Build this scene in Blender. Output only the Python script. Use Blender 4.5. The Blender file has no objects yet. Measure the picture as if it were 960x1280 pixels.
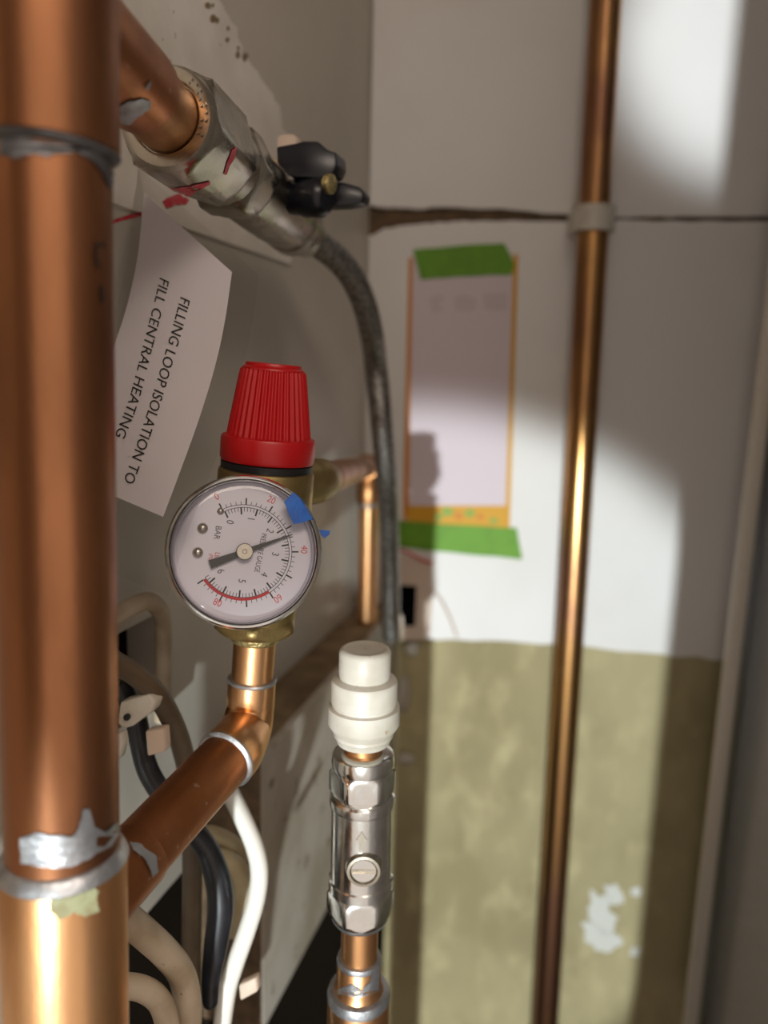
import bpy, bmesh, math, random
from mathutils import Vector, Matrix
from mathutils.bvhtree import BVHTree
from mathutils.geometry import tessellate_polygon

random.seed(7)
SC = bpy.context.scene
COL = SC.collection
R = math.radians

# ------------------------------------------------------------------ camera, world, lights, exposure
YAW, PITCH, ROLL, F = 15.7, 10.6, 1.5, 960.0          # focal length in pixels of the 960 x 1280 frame
CAM_POS = Vector((0, 0, 1.35))
CAM_ROT = (Matrix.Rotation(R(YAW), 3, 'Z') @ Matrix.Rotation(R(90 - PITCH), 3, 'X') @ Matrix.Rotation(R(ROLL), 3, 'Z'))
cam_data = bpy.data.cameras.new('camera')
cam_data.sensor_fit = 'VERTICAL'
cam_data.sensor_height = 24.0
cam_data.sensor_width = 24.0
cam_data.lens = 24.0 * F / 1280.0
cam_data.clip_start = 0.005
cam_data.clip_end = 50
cam_data.dof.use_dof = True
cam_data.dof.focus_distance = 0.258
cam_data.dof.aperture_fstop = 3.9
cam = bpy.data.objects.new('camera', cam_data)
cam.matrix_world = Matrix.Translation(CAM_POS) @ CAM_ROT.to_4x4()
COL.objects.link(cam)
SC.camera = cam


def K(x, down, d):
    """camera frame (right, down, depth) in metres -> world"""
    return CAM_POS + CAM_ROT @ Vector((x, -down, -d))


def C(px, py, d):
    """a picture point at depth d -> world"""
    return K((px - 480) / F * d, (py - 640) / F * d, d)


def ray(px, py):
    return (C(px, py, 1.0) - CAM_POS).normalized()


world = bpy.data.worlds.new('world')
SC.world = world
world.use_nodes = True
bg = world.node_tree.nodes['Background']
bg.inputs['Color'].default_value = (1.0, 0.86, 0.75, 1)
bg.inputs['Strength'].default_value = 0.78


def spot(name, loc, target, energy, half_deg, radius, blend, color):
    d = bpy.data.lights.new(name, 'SPOT')
    d.energy = energy
    d.spot_size = R(2 * half_deg)
    d.spot_blend = blend
    d.shadow_soft_size = radius
    d.color = color
    o = bpy.data.objects.new(name, d)
    o.location = loc
    o.rotation_euler = (target - loc).to_track_quat('-Z', 'Y').to_euler()
    COL.objects.link(o)
    return o


def area(name, loc, target, energy, sx, sy, color):
    d = bpy.data.lights.new(name, 'AREA')
    d.shape = 'RECTANGLE'
    d.size, d.size_y = sx, sy
    d.energy = energy
    d.color = color
    o = bpy.data.objects.new(name, d)
    o.location = loc
    o.rotation_euler = (target - loc).to_track_quat('-Z', 'Y').to_euler()
    COL.objects.link(o)
    return o


# the inspection lamp standing low behind the camera, and an added spot for the bright upper patch
spot('work_lamp', K(-0.19, 0.61, -1.35), C(500, 1020, 0.6), 158, 9.2, 0.016, 0.25, (0.89, 0.98, 1.0))
spot('added_patch_spot', K(-0.19, 0.45, -1.35), C(925, 60, 0.62), 190, 3.3, 0.02, 0.7, (0.88, 0.96, 1.0))
# the room's ceiling light behind the open cupboard
area('ceiling_light', K(0.35, -0.64, -0.70), C(330, 300, 0.3), 6.5, 0.7, 0.30, (1.0, 0.84, 0.70))

SC.view_settings.view_transform = 'Standard'
SC.view_settings.look = 'None'
SC.view_settings.gamma = 1.0
SC.view_settings.use_curve_mapping = False
SC.view_settings.exposure = 0.0


# ------------------------------------------------------------------ materials
def srgb(r, g, b):
    f = lambda c: (c / 255 / 12.92) if c / 255 <= 0.04045 else ((c / 255 + 0.055) / 1.055) ** 2.4
    return (f(r), f(g), f(b), 1.0)


def mat(name, base, rough=0.5, metal=0.0, var=None, vscale=60.0, vlow=0.4, vhigh=0.65, bump=0.0, bscale=200.0,
        rvar=0.0, stretch=(1, 1, 1), spec=0.5, coat=0.0, var2=None, v2scale=20.0, v2low=0.55, v2high=0.7, detail=5):
    m = bpy.data.materials.new(name)
    m.use_nodes = True
    nt = m.node_tree
    n, l = nt.nodes, nt.links
    p = n['Principled BSDF']
    p.inputs['Base Color'].default_value = base
    p.inputs['Roughness'].default_value = rough
    p.inputs['Metallic'].default_value = metal
    p.inputs['Specular IOR Level'].default_value = spec
    p.inputs['Coat Weight'].default_value = coat
    geo = n.new('ShaderNodeNewGeometry')
    mp = n.new('ShaderNodeMapping')
    mp.inputs['Scale'].default_value = stretch
    l.new(geo.outputs['Position'], mp.inputs['Vector'])
    col = None

    def noise(scale, det=detail):
        t = n.new('ShaderNodeTexNoise')
        t.inputs['Scale'].default_value = scale
        t.inputs['Detail'].default_value = det
        l.new(mp.outputs['Vector'], t.inputs['Vector'])
        return t

    def ramp(src, lo, hi):
        r = n.new('ShaderNodeMapRange')
        r.inputs['From Min'].default_value = lo
        r.inputs['From Max'].default_value = hi
        l.new(src, r.inputs['Value'])
        return r.outputs['Result']

    def mixc(fac, a, b):
        x = n.new('ShaderNodeMix')
        x.data_type = 'RGBA'
        l.new(fac, x.inputs['Factor'])
        if isinstance(a, tuple):
            x.inputs['A'].default_value = a
        else:
            l.new(a, x.inputs['A'])
        x.inputs['B'].default_value = b
        return x.outputs['Result']

    if var:
        t = noise(vscale)
        f = ramp(t.outputs['Fac'], vlow, vhigh)
        col = mixc(f, base, var)
        if rvar:
            rr = n.new('ShaderNodeMapRange')
            rr.inputs['To Min'].default_value = rough
            rr.inputs['To Max'].default_value = rough + rvar
            l.new(f, rr.inputs['Value'])
            l.new(rr.outputs['Result'], p.inputs['Roughness'])
    if var2:
        t = noise(v2scale)
        f = ramp(t.outputs['Fac'], v2low, v2high)
        col = mixc(f, col if col else base, var2)
    if col:
        l.new(col, p.inputs['Base Color'])
    if bump:
        t = noise(bscale, 6)
        b = n.new('ShaderNodeBump')
        b.inputs['Strength'].default_value = bump
        b.inputs['Distance'].default_value = 0.001
        l.new(t.outputs['Fac'], b.inputs['Height'])
        l.new(b.outputs['Normal'], p.inputs['Normal'])
    return m


def clear_mat(name, tint, gloss_rough, fres_ior=1.45):
    m = bpy.data.materials.new(name)
    m.use_nodes = True
    nt = m.node_tree
    n, l = nt.nodes, nt.links
    n.remove(n['Principled BSDF'])
    tr = n.new('ShaderNodeBsdfTransparent')
    tr.inputs['Color'].default_value = tint
    gl = n.new('ShaderNodeBsdfGlossy')
    gl.inputs['Roughness'].default_value = gloss_rough
    fr = n.new('ShaderNodeFresnel')
    fr.inputs['IOR'].default_value = fres_ior
    mx = n.new('ShaderNodeMixShader')
    l.new(fr.outputs[0], mx.inputs[0])
    l.new(tr.outputs[0], mx.inputs[1])
    l.new(gl.outputs[0], mx.inputs[2])
    l.new(mx.outputs[0], n['Material Output'].inputs['Surface'])
    return m


M = {}
M['copper'] = mat('copper', (0.43, 0.185, 0.085, 1), 0.29, 1.0, var=(0.20, 0.085, 0.042, 1), vscale=34, vlow=0.40, vhigh=0.72,
                  rvar=0.16, stretch=(1, 1, 0.35), bump=0.05, bscale=500)
M['copper_bright'] = mat('copper_bright', (0.76, 0.42, 0.20, 1), 0.30, 1.0, var=(0.60, 0.30, 0.13, 1), vscale=60, rvar=0.1,
                         stretch=(1, 1, 0.4), bump=0.05, bscale=600)
M['copper_brown'] = mat('copper_brown', (0.50, 0.19, 0.07, 1), 0.30, 1.0, var=(0.33, 0.13, 0.055, 1), vscale=45, rvar=0.15,
                        bump=0.06, bscale=500, var2=(0.60, 0.40, 0.26, 1), v2scale=330, v2low=0.66, v2high=0.74)
M['copper_dull'] = mat('copper_dull', (0.50, 0.25, 0.10, 1), 0.36, 1.0, var=(0.40, 0.19, 0.08, 1), vscale=70, rvar=0.1)
M['copper_aged'] = mat('copper_aged', (0.50, 0.27, 0.10, 1), 0.28, 1.0, var=(0.27, 0.13, 0.075, 1), vscale=14, vlow=0.4,
                       vhigh=0.6, rvar=0.1, stretch=(1, 1, 0.6))
M['solder'] = mat('solder', (0.55, 0.57, 0.60, 1), 0.38, 1.0, var=(0.33, 0.33, 0.34, 1), vscale=120, rvar=0.2, bump=0.35, bscale=260)
M['solder_dark'] = mat('solder_dark', (0.25, 0.25, 0.26, 1), 0.5, 1.0, var=(0.12, 0.115, 0.115, 1), vscale=140, rvar=0.2, bump=0.35, bscale=260)
M['verdigris'] = mat('verdigris', srgb(138, 132, 98), 0.7, 0.0, var=srgb(150, 152, 118), vscale=220, vlow=0.45, vhigh=0.6, var2=srgb(176, 128, 84), v2scale=140)
M['brass'] = mat('brass', (0.42, 0.31, 0.13, 1), 0.38, 1.0, var=(0.30, 0.22, 0.09, 1), vscale=120, rvar=0.15, bump=0.12, bscale=900)
M['brass_rough'] = mat('brass_rough', (0.66, 0.55, 0.26, 1), 0.42, 1.0, var=(0.44, 0.36, 0.17, 1), vscale=300, bump=0.5, bscale=700)
M['nickel'] = mat('nickel', (0.50, 0.46, 0.385, 1), 0.22, 1.0, var=(0.38, 0.345, 0.285, 1), vscale=60, rvar=0.12, bump=0.05, bscale=400)
M['chrome'] = mat('chrome', (0.80, 0.80, 0.78, 1), 0.13, 1.0, var=(0.60, 0.60, 0.57, 1), vscale=90, rvar=0.14, bump=0.05, bscale=500)
M['steel_braid'] = mat('steel_braid', (0.36, 0.345, 0.32, 1), 0.42, 1.0, var=(0.18, 0.17, 0.16, 1), vscale=420, vlow=0.45, vhigh=0.6, bump=0.5, bscale=700)
M['red_plastic'] = mat('red_plastic', srgb(176, 7, 13), 0.36, 0.0, bump=0.03, bscale=900)
M['black_plastic'] = mat('black_plastic', srgb(13, 15, 24), 0.3, 0.0, spec=0.4)
M['black_rubber'] = mat('black_rubber', srgb(18, 17, 18), 0.5)
M['white_plastic'] = mat('white_plastic', srgb(200, 195, 184), 0.42, 0.0, var=srgb(186, 179, 164), vscale=70, var2=srgb(160, 140, 110),
                         v2scale=260, v2low=0.68, v2high=0.76)
M['dial_face'] = mat('dial_face', srgb(206, 203, 213), 0.45)
M['print_black'] = mat('print_black', srgb(22, 20, 22), 0.6)
M['print_grey'] = mat('print_grey', srgb(60, 56, 58), 0.6)
M['print_red'] = mat('print_red', srgb(196, 42, 48), 0.6)
M['band_red'] = mat('band_red', srgb(172, 26, 36), 0.6)
M['needle_dark'] = mat('needle_dark', srgb(26, 22, 20), 0.45)
M['glass'] = clear_mat('glass', (0.985, 0.985, 0.985, 1), 0.04, 1.5)
M['film'] = clear_mat('film', (0.92, 0.92, 0.91, 1), 0.22, 1.24)
M['blue_tape'] = mat('blue_tape', srgb(18, 98, 190), 0.55, 0.0, var=srgb(24, 84, 172), vscale=300, bump=0.2, bscale=900)
M['green_tape'] = mat('green_tape', srgb(98, 150, 16), 0.6, 0.0, var=srgb(90, 140, 14), vscale=90)
M['paper'] = mat('paper', srgb(238, 233, 236), 0.62)
M['note_paper'] = mat('note_paper', srgb(208, 193, 199), 0.6)
M['note_yellow'] = mat('note_yellow', srgb(206, 150, 12), 0.6)
M['note_orange'] = mat('note_orange', srgb(200, 124, 26), 0.6)
M['note_green'] = mat('note_green', srgb(130, 160, 60), 0.6)
M['note_print'] = mat('note_print', srgb(196, 184, 186), 0.7)
M['red_mark'] = mat('red_mark', srgb(198, 40, 56), 0.5, 0.0, var=srgb(206, 92, 100), vscale=260)
M['marker_brown'] = mat('marker_brown', srgb(44, 26, 16), 0.7)
M['wall_paint'] = mat('wall_paint', srgb(196, 189, 177), 0.42, 0.0, var=srgb(184, 177, 165), vscale=9, bump=0.12, bscale=60)
M['plaster_skim'] = mat('plaster_skim', srgb(230, 225, 217), 0.6, 0.0, var=srgb(216, 209, 199), vscale=30, bump=0.35, bscale=120,
                        var2=srgb(140, 120, 98), v2scale=150, v2low=0.68, v2high=0.75)
M['board_white'] = mat('board_white', srgb(225, 222, 219), 0.55, 0.0, var=srgb(217, 212, 207), vscale=7, bump=0.08, bscale=60)
M['bare_plaster'] = mat('bare_plaster', srgb(168, 156, 118), 0.8, 0.0, var=srgb(146, 134, 98), vscale=9, vlow=0.42, vhigh=0.6, bump=0.3, bscale=90,
                        var2=srgb(186, 174, 132), v2scale=48, v2low=0.5, v2high=0.85, stretch=(1, 1, 0.6))
M['scuff_white'] = mat('scuff_white', srgb(205, 204, 196), 0.8, 0.0, bump=0.5, bscale=300)
M['dirt_brown'] = mat('dirt_brown', srgb(104, 84, 62), 0.95, 0.0, var=srgb(78, 62, 44), vscale=120, bump=0.5, bscale=200)
M['ledge_paint'] = mat('ledge_paint', srgb(178, 170, 158), 0.5, 0.0, var=srgb(156, 146, 130), vscale=24, var2=srgb(110, 94, 72), v2scale=60,
                       v2low=0.62, v2high=0.72, bump=0.1, bscale=100)
M['dusty_top'] = mat('dusty_top', srgb(136, 116, 88), 0.9, 0.0, var=srgb(104, 84, 60), vscale=40, bump=0.4, bscale=250)
M['foot_shade'] = mat('foot_shade', srgb(30, 23, 16), 0.95, spec=0.1)  # near-black, puts the shade below the boxing into the colour
M['void_black'] = mat('void_black', srgb(5, 5, 5), 0.95, spec=0.05)
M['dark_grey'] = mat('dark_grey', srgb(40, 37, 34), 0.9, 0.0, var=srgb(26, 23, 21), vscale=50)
M['cable_beige'] = mat('cable_beige', srgb(186, 170, 148), 0.5, 0.0, var=srgb(160, 142, 118), vscale=60, var2=srgb(90, 72, 52), v2scale=300,
                       v2low=0.7, v2high=0.76)
M['cable_cream'] = mat('cable_cream', srgb(200, 188, 156), 0.5, 0.0, var=srgb(176, 160, 126), vscale=60)
M['cable_white'] = mat('cable_white', srgb(222, 219, 210), 0.45)
M['cable_brown'] = mat('cable_brown', srgb(96, 82, 64), 0.5, 0.0, var=srgb(82, 68, 52), vscale=60)
M['cable_black'] = mat('cable_black', srgb(20, 21, 26), 0.42, 0.0, var=srgb(30, 32, 38), vscale=200)
M['clip_pink'] = mat('clip_pink', srgb(200, 180, 162), 0.55)
M['enamel'] = mat('enamel', srgb(192, 194, 198), 0.09, 0.0, bump=0.03, bscale=25, spec=0.8, coat=0.5)
M['enamel_lip'] = mat('enamel_lip', srgb(205, 196, 182), 0.3, 0.0, var=srgb(236, 234, 230), vscale=900, vlow=0.6, vhigh=0.66)
M['floor'] = mat('floor_boards', srgb(110, 92, 70), 0.8, 0.0, var=srgb(84, 68, 50), vscale=12)


# ------------------------------------------------------------------ mesh helpers (world coordinates; link() moves them to their thing)
def tag(o, label=None, cat=None, group=None, kind=None):
    if label: o['label'] = label
    if cat: o['category'] = cat
    if group: o['group'] = group
    if kind: o['kind'] = kind
    return o


def thing(name, loc, label, cat, group=None):
    o = bpy.data.objects.new(name, None)
    o.empty_display_size = 0.01
    o.location = loc
    COL.objects.link(o)
    return tag(o, label, cat, group)


def world_loc(o):
    v = Vector(o.location)
    while o.parent:
        o = o.parent
        v += Vector(o.location)
    return v


def link(name, bm, m, parent=None, loc=None, smooth=40, label=None, kind=None):
    me = bpy.data.meshes.new(name)
    bmesh.ops.recalc_face_normals(bm, faces=bm.faces)
    base = Vector((0, 0, 0))
    if parent:
        base = world_loc(parent)
    elif loc is not None:
        base = Vector(loc)
    bmesh.ops.translate(bm, verts=bm.verts, vec=-base)
    bm.to_mesh(me)
    bm.free()
    if smooth:
        for p in me.polygons:
            p.use_smooth = True
        me.set_sharp_from_angle(angle=R(smooth))
    me.materials.append(M[m] if isinstance(m, str) else m)
    o = bpy.data.objects.new(name, me)
    COL.objects.link(o)
    if parent:
        o.parent = parent
    else:
        o.location = base
    if label: o['label'] = label
    if kind: o['kind'] = kind
    return o


def frame(d):
    d = d.normalized()
    a = Vector((0, 0, 1)) if abs(d.z) < 0.9 else Vector((1, 0, 0))
    x = a.cross(d).normalized()
    return x, d.cross(x).normalized(), d


def lathe(p0, d, prof, seg=48, rib=0, ribamp=0.0, rot=0.0, bm=None, cap=True):
    bm = bm or bmesh.new()
    x, y, z = frame(d)
    rings = []
    for t, r in prof:
        ring = []
        for i in range(seg):
            a = 2 * math.pi * i / seg + rot
            rr = r
            if rib: rr = r + ribamp * (0.5 + 0.5 * math.cos(rib * a))
            ring.append(bm.verts.new(p0 + z * t + (x * math.cos(a) + y * math.sin(a)) * rr))
        rings.append(ring)
    for a, b in zip(rings, rings[1:]):
        for i in range(seg):
            bm.faces.new((a[i], a[(i + 1) % seg], b[(i + 1) % seg], b[i]))
    if cap:
        bm.faces.new(rings[0][::-1])
        bm.faces.new(rings[-1])
    return bm


def hexnut(p0, d, t0, t1, r, ch=0.0012, rot=0.0, bm=None):
    """a hexagonal nut with its corners chamfered round at both ends"""
    bm = bm or bmesh.new()
    x, y, z = frame(d)
    seg = 48
    ap = r * math.cos(math.pi / 6)
    rings = []

    def hr(a):
        k = (a % (math.pi / 3)) - math.pi / 6
        return ap / math.cos(k)
    rows = [(t0, lambda a: ap * 0.98), (t0 + ch * 1.0, lambda a: min(hr(a), ap * 1.05)), (t0 + ch * 2.2, hr),
            (t1 - ch * 2.2, hr), (t1 - ch * 1.0, lambda a: min(hr(a), ap * 1.05)), (t1, lambda a: ap * 0.98)]
    for t, f in rows:
        rings.append([bm.verts.new(p0 + z * t + (x * math.cos(a + rot) + y * math.sin(a + rot)) * f(a))
                      for a in [2 * math.pi * i / seg for i in range(seg)]])
    for a, b in zip(rings, rings[1:]):
        for i in range(seg):
            bm.faces.new((a[i], a[(i + 1) % seg], b[(i + 1) % seg], b[i]))
    bm.faces.new(rings[0][::-1])
    bm.faces.new(rings[-1])
    return bm


def catmull(pts, n=8):
    out = []
    P = [pts[0] * 2 - pts[1]] + list(pts) + [pts[-1] * 2 - pts[-2]]
    for i in range(1, len(P) - 2):
        for k in range(n):
            t = k / n
            a, b, c, d = P[i - 1], P[i], P[i + 1], P[i + 2]
            out.append(0.5 * ((2 * b) + (c - a) * t + (2 * a - 5 * b + 4 * c - d) * t * t + (3 * b - a - 3 * c + d) * t ** 3))
    out.append(pts[-1])
    return out


def tube(pts, r, seg=20, n=8, bm=None, flat=1.0, smooth=True, round_end=False):
    """r: a number or a list of radii (one per given point)"""
    bm = bm or bmesh.new()
    rad = r if isinstance(r, (list, tuple)) else [r] * len(pts)
    if smooth and len(pts) > 2:
        path = catmull(pts, n)
        rr = []
        for i in range(len(pts) - 1):
            for k in range(n):
                rr.append(rad[i] + (rad[i + 1] - rad[i]) * k / n)
        rr.append(rad[-1])
    else:
        path, rr = list(pts), list(rad)
    if round_end:
        e = (path[-1] - path[-2]).normalized()
        b = rr[-1]
        last = path[-1]
        for k in range(1, 5):
            a = k / 5 * math.pi / 2
            path.append(last + e * b * math.sin(a))
            rr.append(b * math.cos(a))
    t0 = (path[1] - path[0]).normalized()
    x, y, _ = frame(t0)
    rings = []
    for i, p in enumerate(path):
        t = (path[min(i + 1, len(path) - 1)] - path[max(i - 1, 0)]).normalized()
        x = (x - t * x.dot(t)).normalized()
        y = t.cross(x)
        rings.append([bm.verts.new(p + x * math.cos(a) * rr[i] + y * math.sin(a) * rr[i] * flat)
                      for a in [2 * math.pi * k / seg for k in range(seg)]])
    for a, b in zip(rings, rings[1:]):
        for i in range(seg):
            bm.faces.new((a[i], a[(i + 1) % seg], b[(i + 1) % seg], b[i]))
    bm.faces.new(rings[0][::-1])
    bm.faces.new(rings[-1])
    return bm


def box(lo, hi, bm=None, bevel=0.0, rotz=None, pivot=None):
    bm = bm or bmesh.new()
    r = bmesh.ops.create_cube(bm, size=1.0)
    vs = r['verts']
    for v in vs:
        v.co = Vector([lo[i] + (v.co[i] + 0.5) * (hi[i] - lo[i]) for i in range(3)])
    if bevel:
        es = list({e for v in vs for e in v.link_edges})
        bmesh.ops.bevel(bm, geom=es, offset=bevel, segments=2, affect='EDGES', profile=0.5)
    return bm


def prism(pts, vec, bm=None, bevel=0.0, seg=2):
    """a closed outline of world points pushed out along vec"""
    bm = bm or bmesh.new()
    a = [bm.verts.new(p) for p in pts]
    b = [bm.verts.new(p + vec) for p in pts]
    fs = []
    for tri in tessellate_polygon([pts]):
        fs.append(bm.faces.new([a[i] for i in tri]))
        fs.append(bm.faces.new([b[i] for i in tri][::-1]))
    n = len(pts)
    for i in range(n):
        fs.append(bm.faces.new((a[i], a[(i + 1) % n], b[(i + 1) % n], b[i])))
    bmesh.ops.recalc_face_normals(bm, faces=fs)
    if bevel:
        bmesh.ops.dissolve_limit(bm, angle_limit=0.02, verts=a + b, edges=list({e for f in fs if f.is_valid for e in f.edges}))
        es = [e for e in bm.edges if e.is_valid and len(e.link_faces) == 2 and e.calc_face_angle(0) > 0.35]
        bmesh.ops.bevel(bm, geom=es, offset=bevel, segments=seg, affect='EDGES', profile=0.5)
    return bm


def disc(p, n, r, bm=None, seg=64, r0=0.0, a0=0.0, a1=360.0, ex=None, ey=None):
    bm = bm or bmesh.new()
    if ex is None: ex, ey, _ = frame(n)
    full = abs(a1 - a0) >= 359.9
    k = seg if full else seg + 1
    outer = [bm.verts.new(p + (ex * math.cos(a) + ey * math.sin(a)) * r) for a in [R(a0 + (a1 - a0) * i / seg) for i in range(k)]]
    if r0 <= 0:
        bm.faces.new(outer)
    else:
        inner = [bm.verts.new(p + (ex * math.cos(a) + ey * math.sin(a)) * r0) for a in [R(a0 + (a1 - a0) * i / seg) for i in range(k)]]
        for i in range(k if full else k - 1):
            j = (i + 1) % k
            bm.faces.new((outer[i], outer[j], inner[j], inner[i]))
    return bm


_tc = {}


def text2d(s):
    """triangles of a word, em = 1, centred on its own box"""
    if s in _tc: return _tc[s]
    cu = bpy.data.curves.new('lettering', 'FONT')
    cu.body = s
    cu.resolution_u = 3
    ob = bpy.data.objects.new('lettering', cu)
    COL.objects.link(ob)
    bpy.context.view_layer.update()
    dg = bpy.context.evaluated_depsgraph_get()
    me = ob.evaluated_get(dg).to_mesh()
    vs = [Vector((v.co.x, v.co.y)) for v in me.vertices]
    fs = [tuple(p.vertices) for p in me.polygons]
    ob.evaluated_get(dg).to_mesh_clear()
    bpy.data.objects.remove(ob)
    bpy.data.curves.remove(cu)
    x0, x1 = min(v.x for v in vs), max(v.x for v in vs)
    y0, y1 = min(v.y for v in vs), max(v.y for v in vs)
    c = Vector(((x0 + x1) / 2, (y0 + y1) / 2))
    _tc[s] = ([v - c for v in vs], fs, x1 - x0, y1 - y0)
    return _tc[s]


def put_text(bm, s, fn):
    vs, fs, w, h = text2d(s)
    vv = [bm.verts.new(fn(v.x / w, v.y / h, v.x, v.y)) for v in vs]
    for f in fs:
        try: bm.faces.new([vv[i] for i in f])
        except ValueError: pass
    return bm


def bvh_of(objs):
    bpy.context.view_layer.update()
    vs, fs = [], []
    for o in objs:
        k = len(vs)
        b = world_loc(o)
        vs += [v.co + b for v in o.data.vertices]
        fs += [[k + i for i in p.vertices] for p in o.data.polygons]
    return BVHTree.FromPolygons(vs, fs)


def onto(bvh, px, py, lift=0.0002):
    d = ray(px, py)
    hit, nor, _, _ = bvh.ray_cast(CAM_POS, d)
    if hit is None: return None
    if nor.dot(d) > 0: nor = -nor
    return hit + nor * lift


def decal(bvh, poly, lift=0.0002, cuts=3, rough=0.0, thick=0.0):
    """a thin skin (paint, solder, marker) lying on a surface, outline given in picture points"""
    bm = bmesh.new()
    n = len(poly)
    pts = []
    for i in range(n):
        a, b = Vector(poly[i]), Vector(poly[(i + 1) % n])
        for k in range(3):
            q = a + (b - a) * k / 3
            pts.append(q + Vector((random.uniform(-rough, rough), random.uniform(-rough, rough))))
    vs = [bm.verts.new((p.x, p.y, 0)) for p in pts]
    for tri in tessellate_polygon([[Vector((p.x, p.y, 0)) for p in pts]]):
        bm.faces.new([vs[i] for i in tri])
    bmesh.ops.subdivide_edges(bm, edges=bm.edges, cuts=cuts, use_grid_fill=True)
    bad = []
    for v in bm.verts:
        p = onto(bvh, v.co.x, v.co.y, lift)
        if p is None: bad.append(v)
        else: v.co = p
    bmesh.ops.delete(bm, geom=bad, context='VERTS')
    return bm


# ------------------------------------------------------------------ reference planes
WALL_X = C(462, 467, 0.62).x                              # left wall: the plane x = WALL_X
BACK_P = C(700, 640, 0.62)
_a = R(YAW - 4.0)
BACK_E = Vector((math.cos(_a), math.sin(_a), 0))         # along the back wall, to the right
BACK_N = Vector((math.sin(_a), -math.cos(_a), 0))        # out of the back wall, into the cupboard
LEDGE_Z = C(350, 880, 0.449).z
LEDGE_W = 0.032
LEDGE_B = None


def hit(px, py, p, n):
    d = ray(px, py)
    return CAM_POS + d * ((p - CAM_POS).dot(n) / d.dot(n))


def on_left(px, py, off=0.0): return hit(px, py, Vector((WALL_X + off, 0, 0)), Vector((1, 0, 0)))
def on_back(px, py, off=0.0): return hit(px, py, BACK_P + BACK_N * off, BACK_N)


def back_at_x(x, z):
    t = (x - BACK_P.x) / BACK_E.x
    p = BACK_P + BACK_E * t
    return Vector((p.x, p.y, z))


LEDGE_B = hit(375, 1203, Vector((WALL_X + LEDGE_W, 0, 0)), Vector((1, 0, 0))).z
LEDGE_Y = on_left(258, 1000).y
WALL_B = on_left(210, 1111).z
FLOOR_Z, CEIL_Z = 0.55, 2.05
Y_FRONT = -0.06
CORNER = back_at_x(WALL_X, 0)

# ------------------------------------------------------------------ the cupboard's shell
X_RIGHT = 0.42
# back wall: bare plaster, with the painted boards in front of it
p = [back_at_x(WALL_X - 0.12, FLOOR_Z - 0.02), back_at_x(X_RIGHT + 0.02, FLOOR_Z - 0.02),
     back_at_x(X_RIGHT + 0.02, CEIL_Z), back_at_x(WALL_X - 0.12, CEIL_Z)]
wall_back = tag(link('wall_back', prism(p, -BACK_N * 0.05), 'bare_plaster'), kind='structure',
                label='back wall of bare khaki plaster below painted boards')
BOARD = 0.004


def edge(pts, n=5, amp=1.2):
    out = []
    for (a, b) in zip(pts, pts[1:]):
        for k in range(n):
            t = k / n
            out.append((a[0] + (b[0] - a[0]) * t, a[1] + (b[1] - a[1]) * t + random.uniform(-amp, amp)))
    out.append(pts[-1])
    return out


low = edge([(488, 795), (545, 798), (700, 803), (870, 820), (1000, 830), (1300, 850)], 7, 2.0)
top = edge([(466, 296), (480, 287), (520, 281), (560, 279), (600, 277), (720, 278), (790, 276), (860, 278), (1000, 279), (1300, 284)], 6, 1.2)
pts = [on_back(*q, 0.0) for q in low] + [on_back(*q, 0.0) for q in reversed(top)]
pts[0] = back_at_x(WALL_X, pts[0].z); pts[-1] = back_at_x(WALL_X, pts[-1].z)
link('painted_board', prism(pts, BACK_N * BOARD), 'board_white', wall_back, smooth=0, label='white painted board above the bare plaster')
topu = edge([(460, 258), (500, 262), (560, 261), (640, 264), (720, 270), (790, 272), (860, 273), (1000, 272), (1300, 276)], 6, 1.5)
pts = [on_back(*q, 0.0) for q in topu]
pts[0] = back_at_x(WALL_X, pts[0].z)
pts += [back_at_x(X_RIGHT, CEIL_Z), back_at_x(WALL_X, CEIL_Z)]
link('painted_board', prism(pts, BACK_N * (BOARD + 0.0012)), 'board_white', wall_back, smooth=0, label='upper white painted board above the brown joint')
jp = [(455, 256), (1300, 266), (1300, 292), (455, 296)]
link('joint_filler', prism([on_back(*q, 0.0) for q in jp], BACK_N * 0.0008), 'dirt_brown', wall_back, label='dirty brown open joint between the boards')
# white scuff on the bare plaster
bw = bvh_of([wall_back])
for pl in ([(740, 1112), (752, 1120), (760, 1116), (762, 1134), (772, 1148), (764, 1166), (750, 1164), (738, 1150), (734, 1132)],
           [(754, 1106), (766, 1104), (776, 1112), (778, 1126), (766, 1132), (758, 1120)],
           [(728, 1150), (742, 1154), (756, 1166), (772, 1168), (778, 1180), (764, 1190), (744, 1188), (732, 1176)],
           [(788, 1110), (798, 1108), (800, 1118), (790, 1122)], [(790, 1184), (797, 1184), (796, 1196), (789, 1194)]):
    link('filler_splash', decal(bw, pl, 0.0006, 2, 3.0), 'scuff_white', wall_back, label='white filler splash on the bare plaster')

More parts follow.
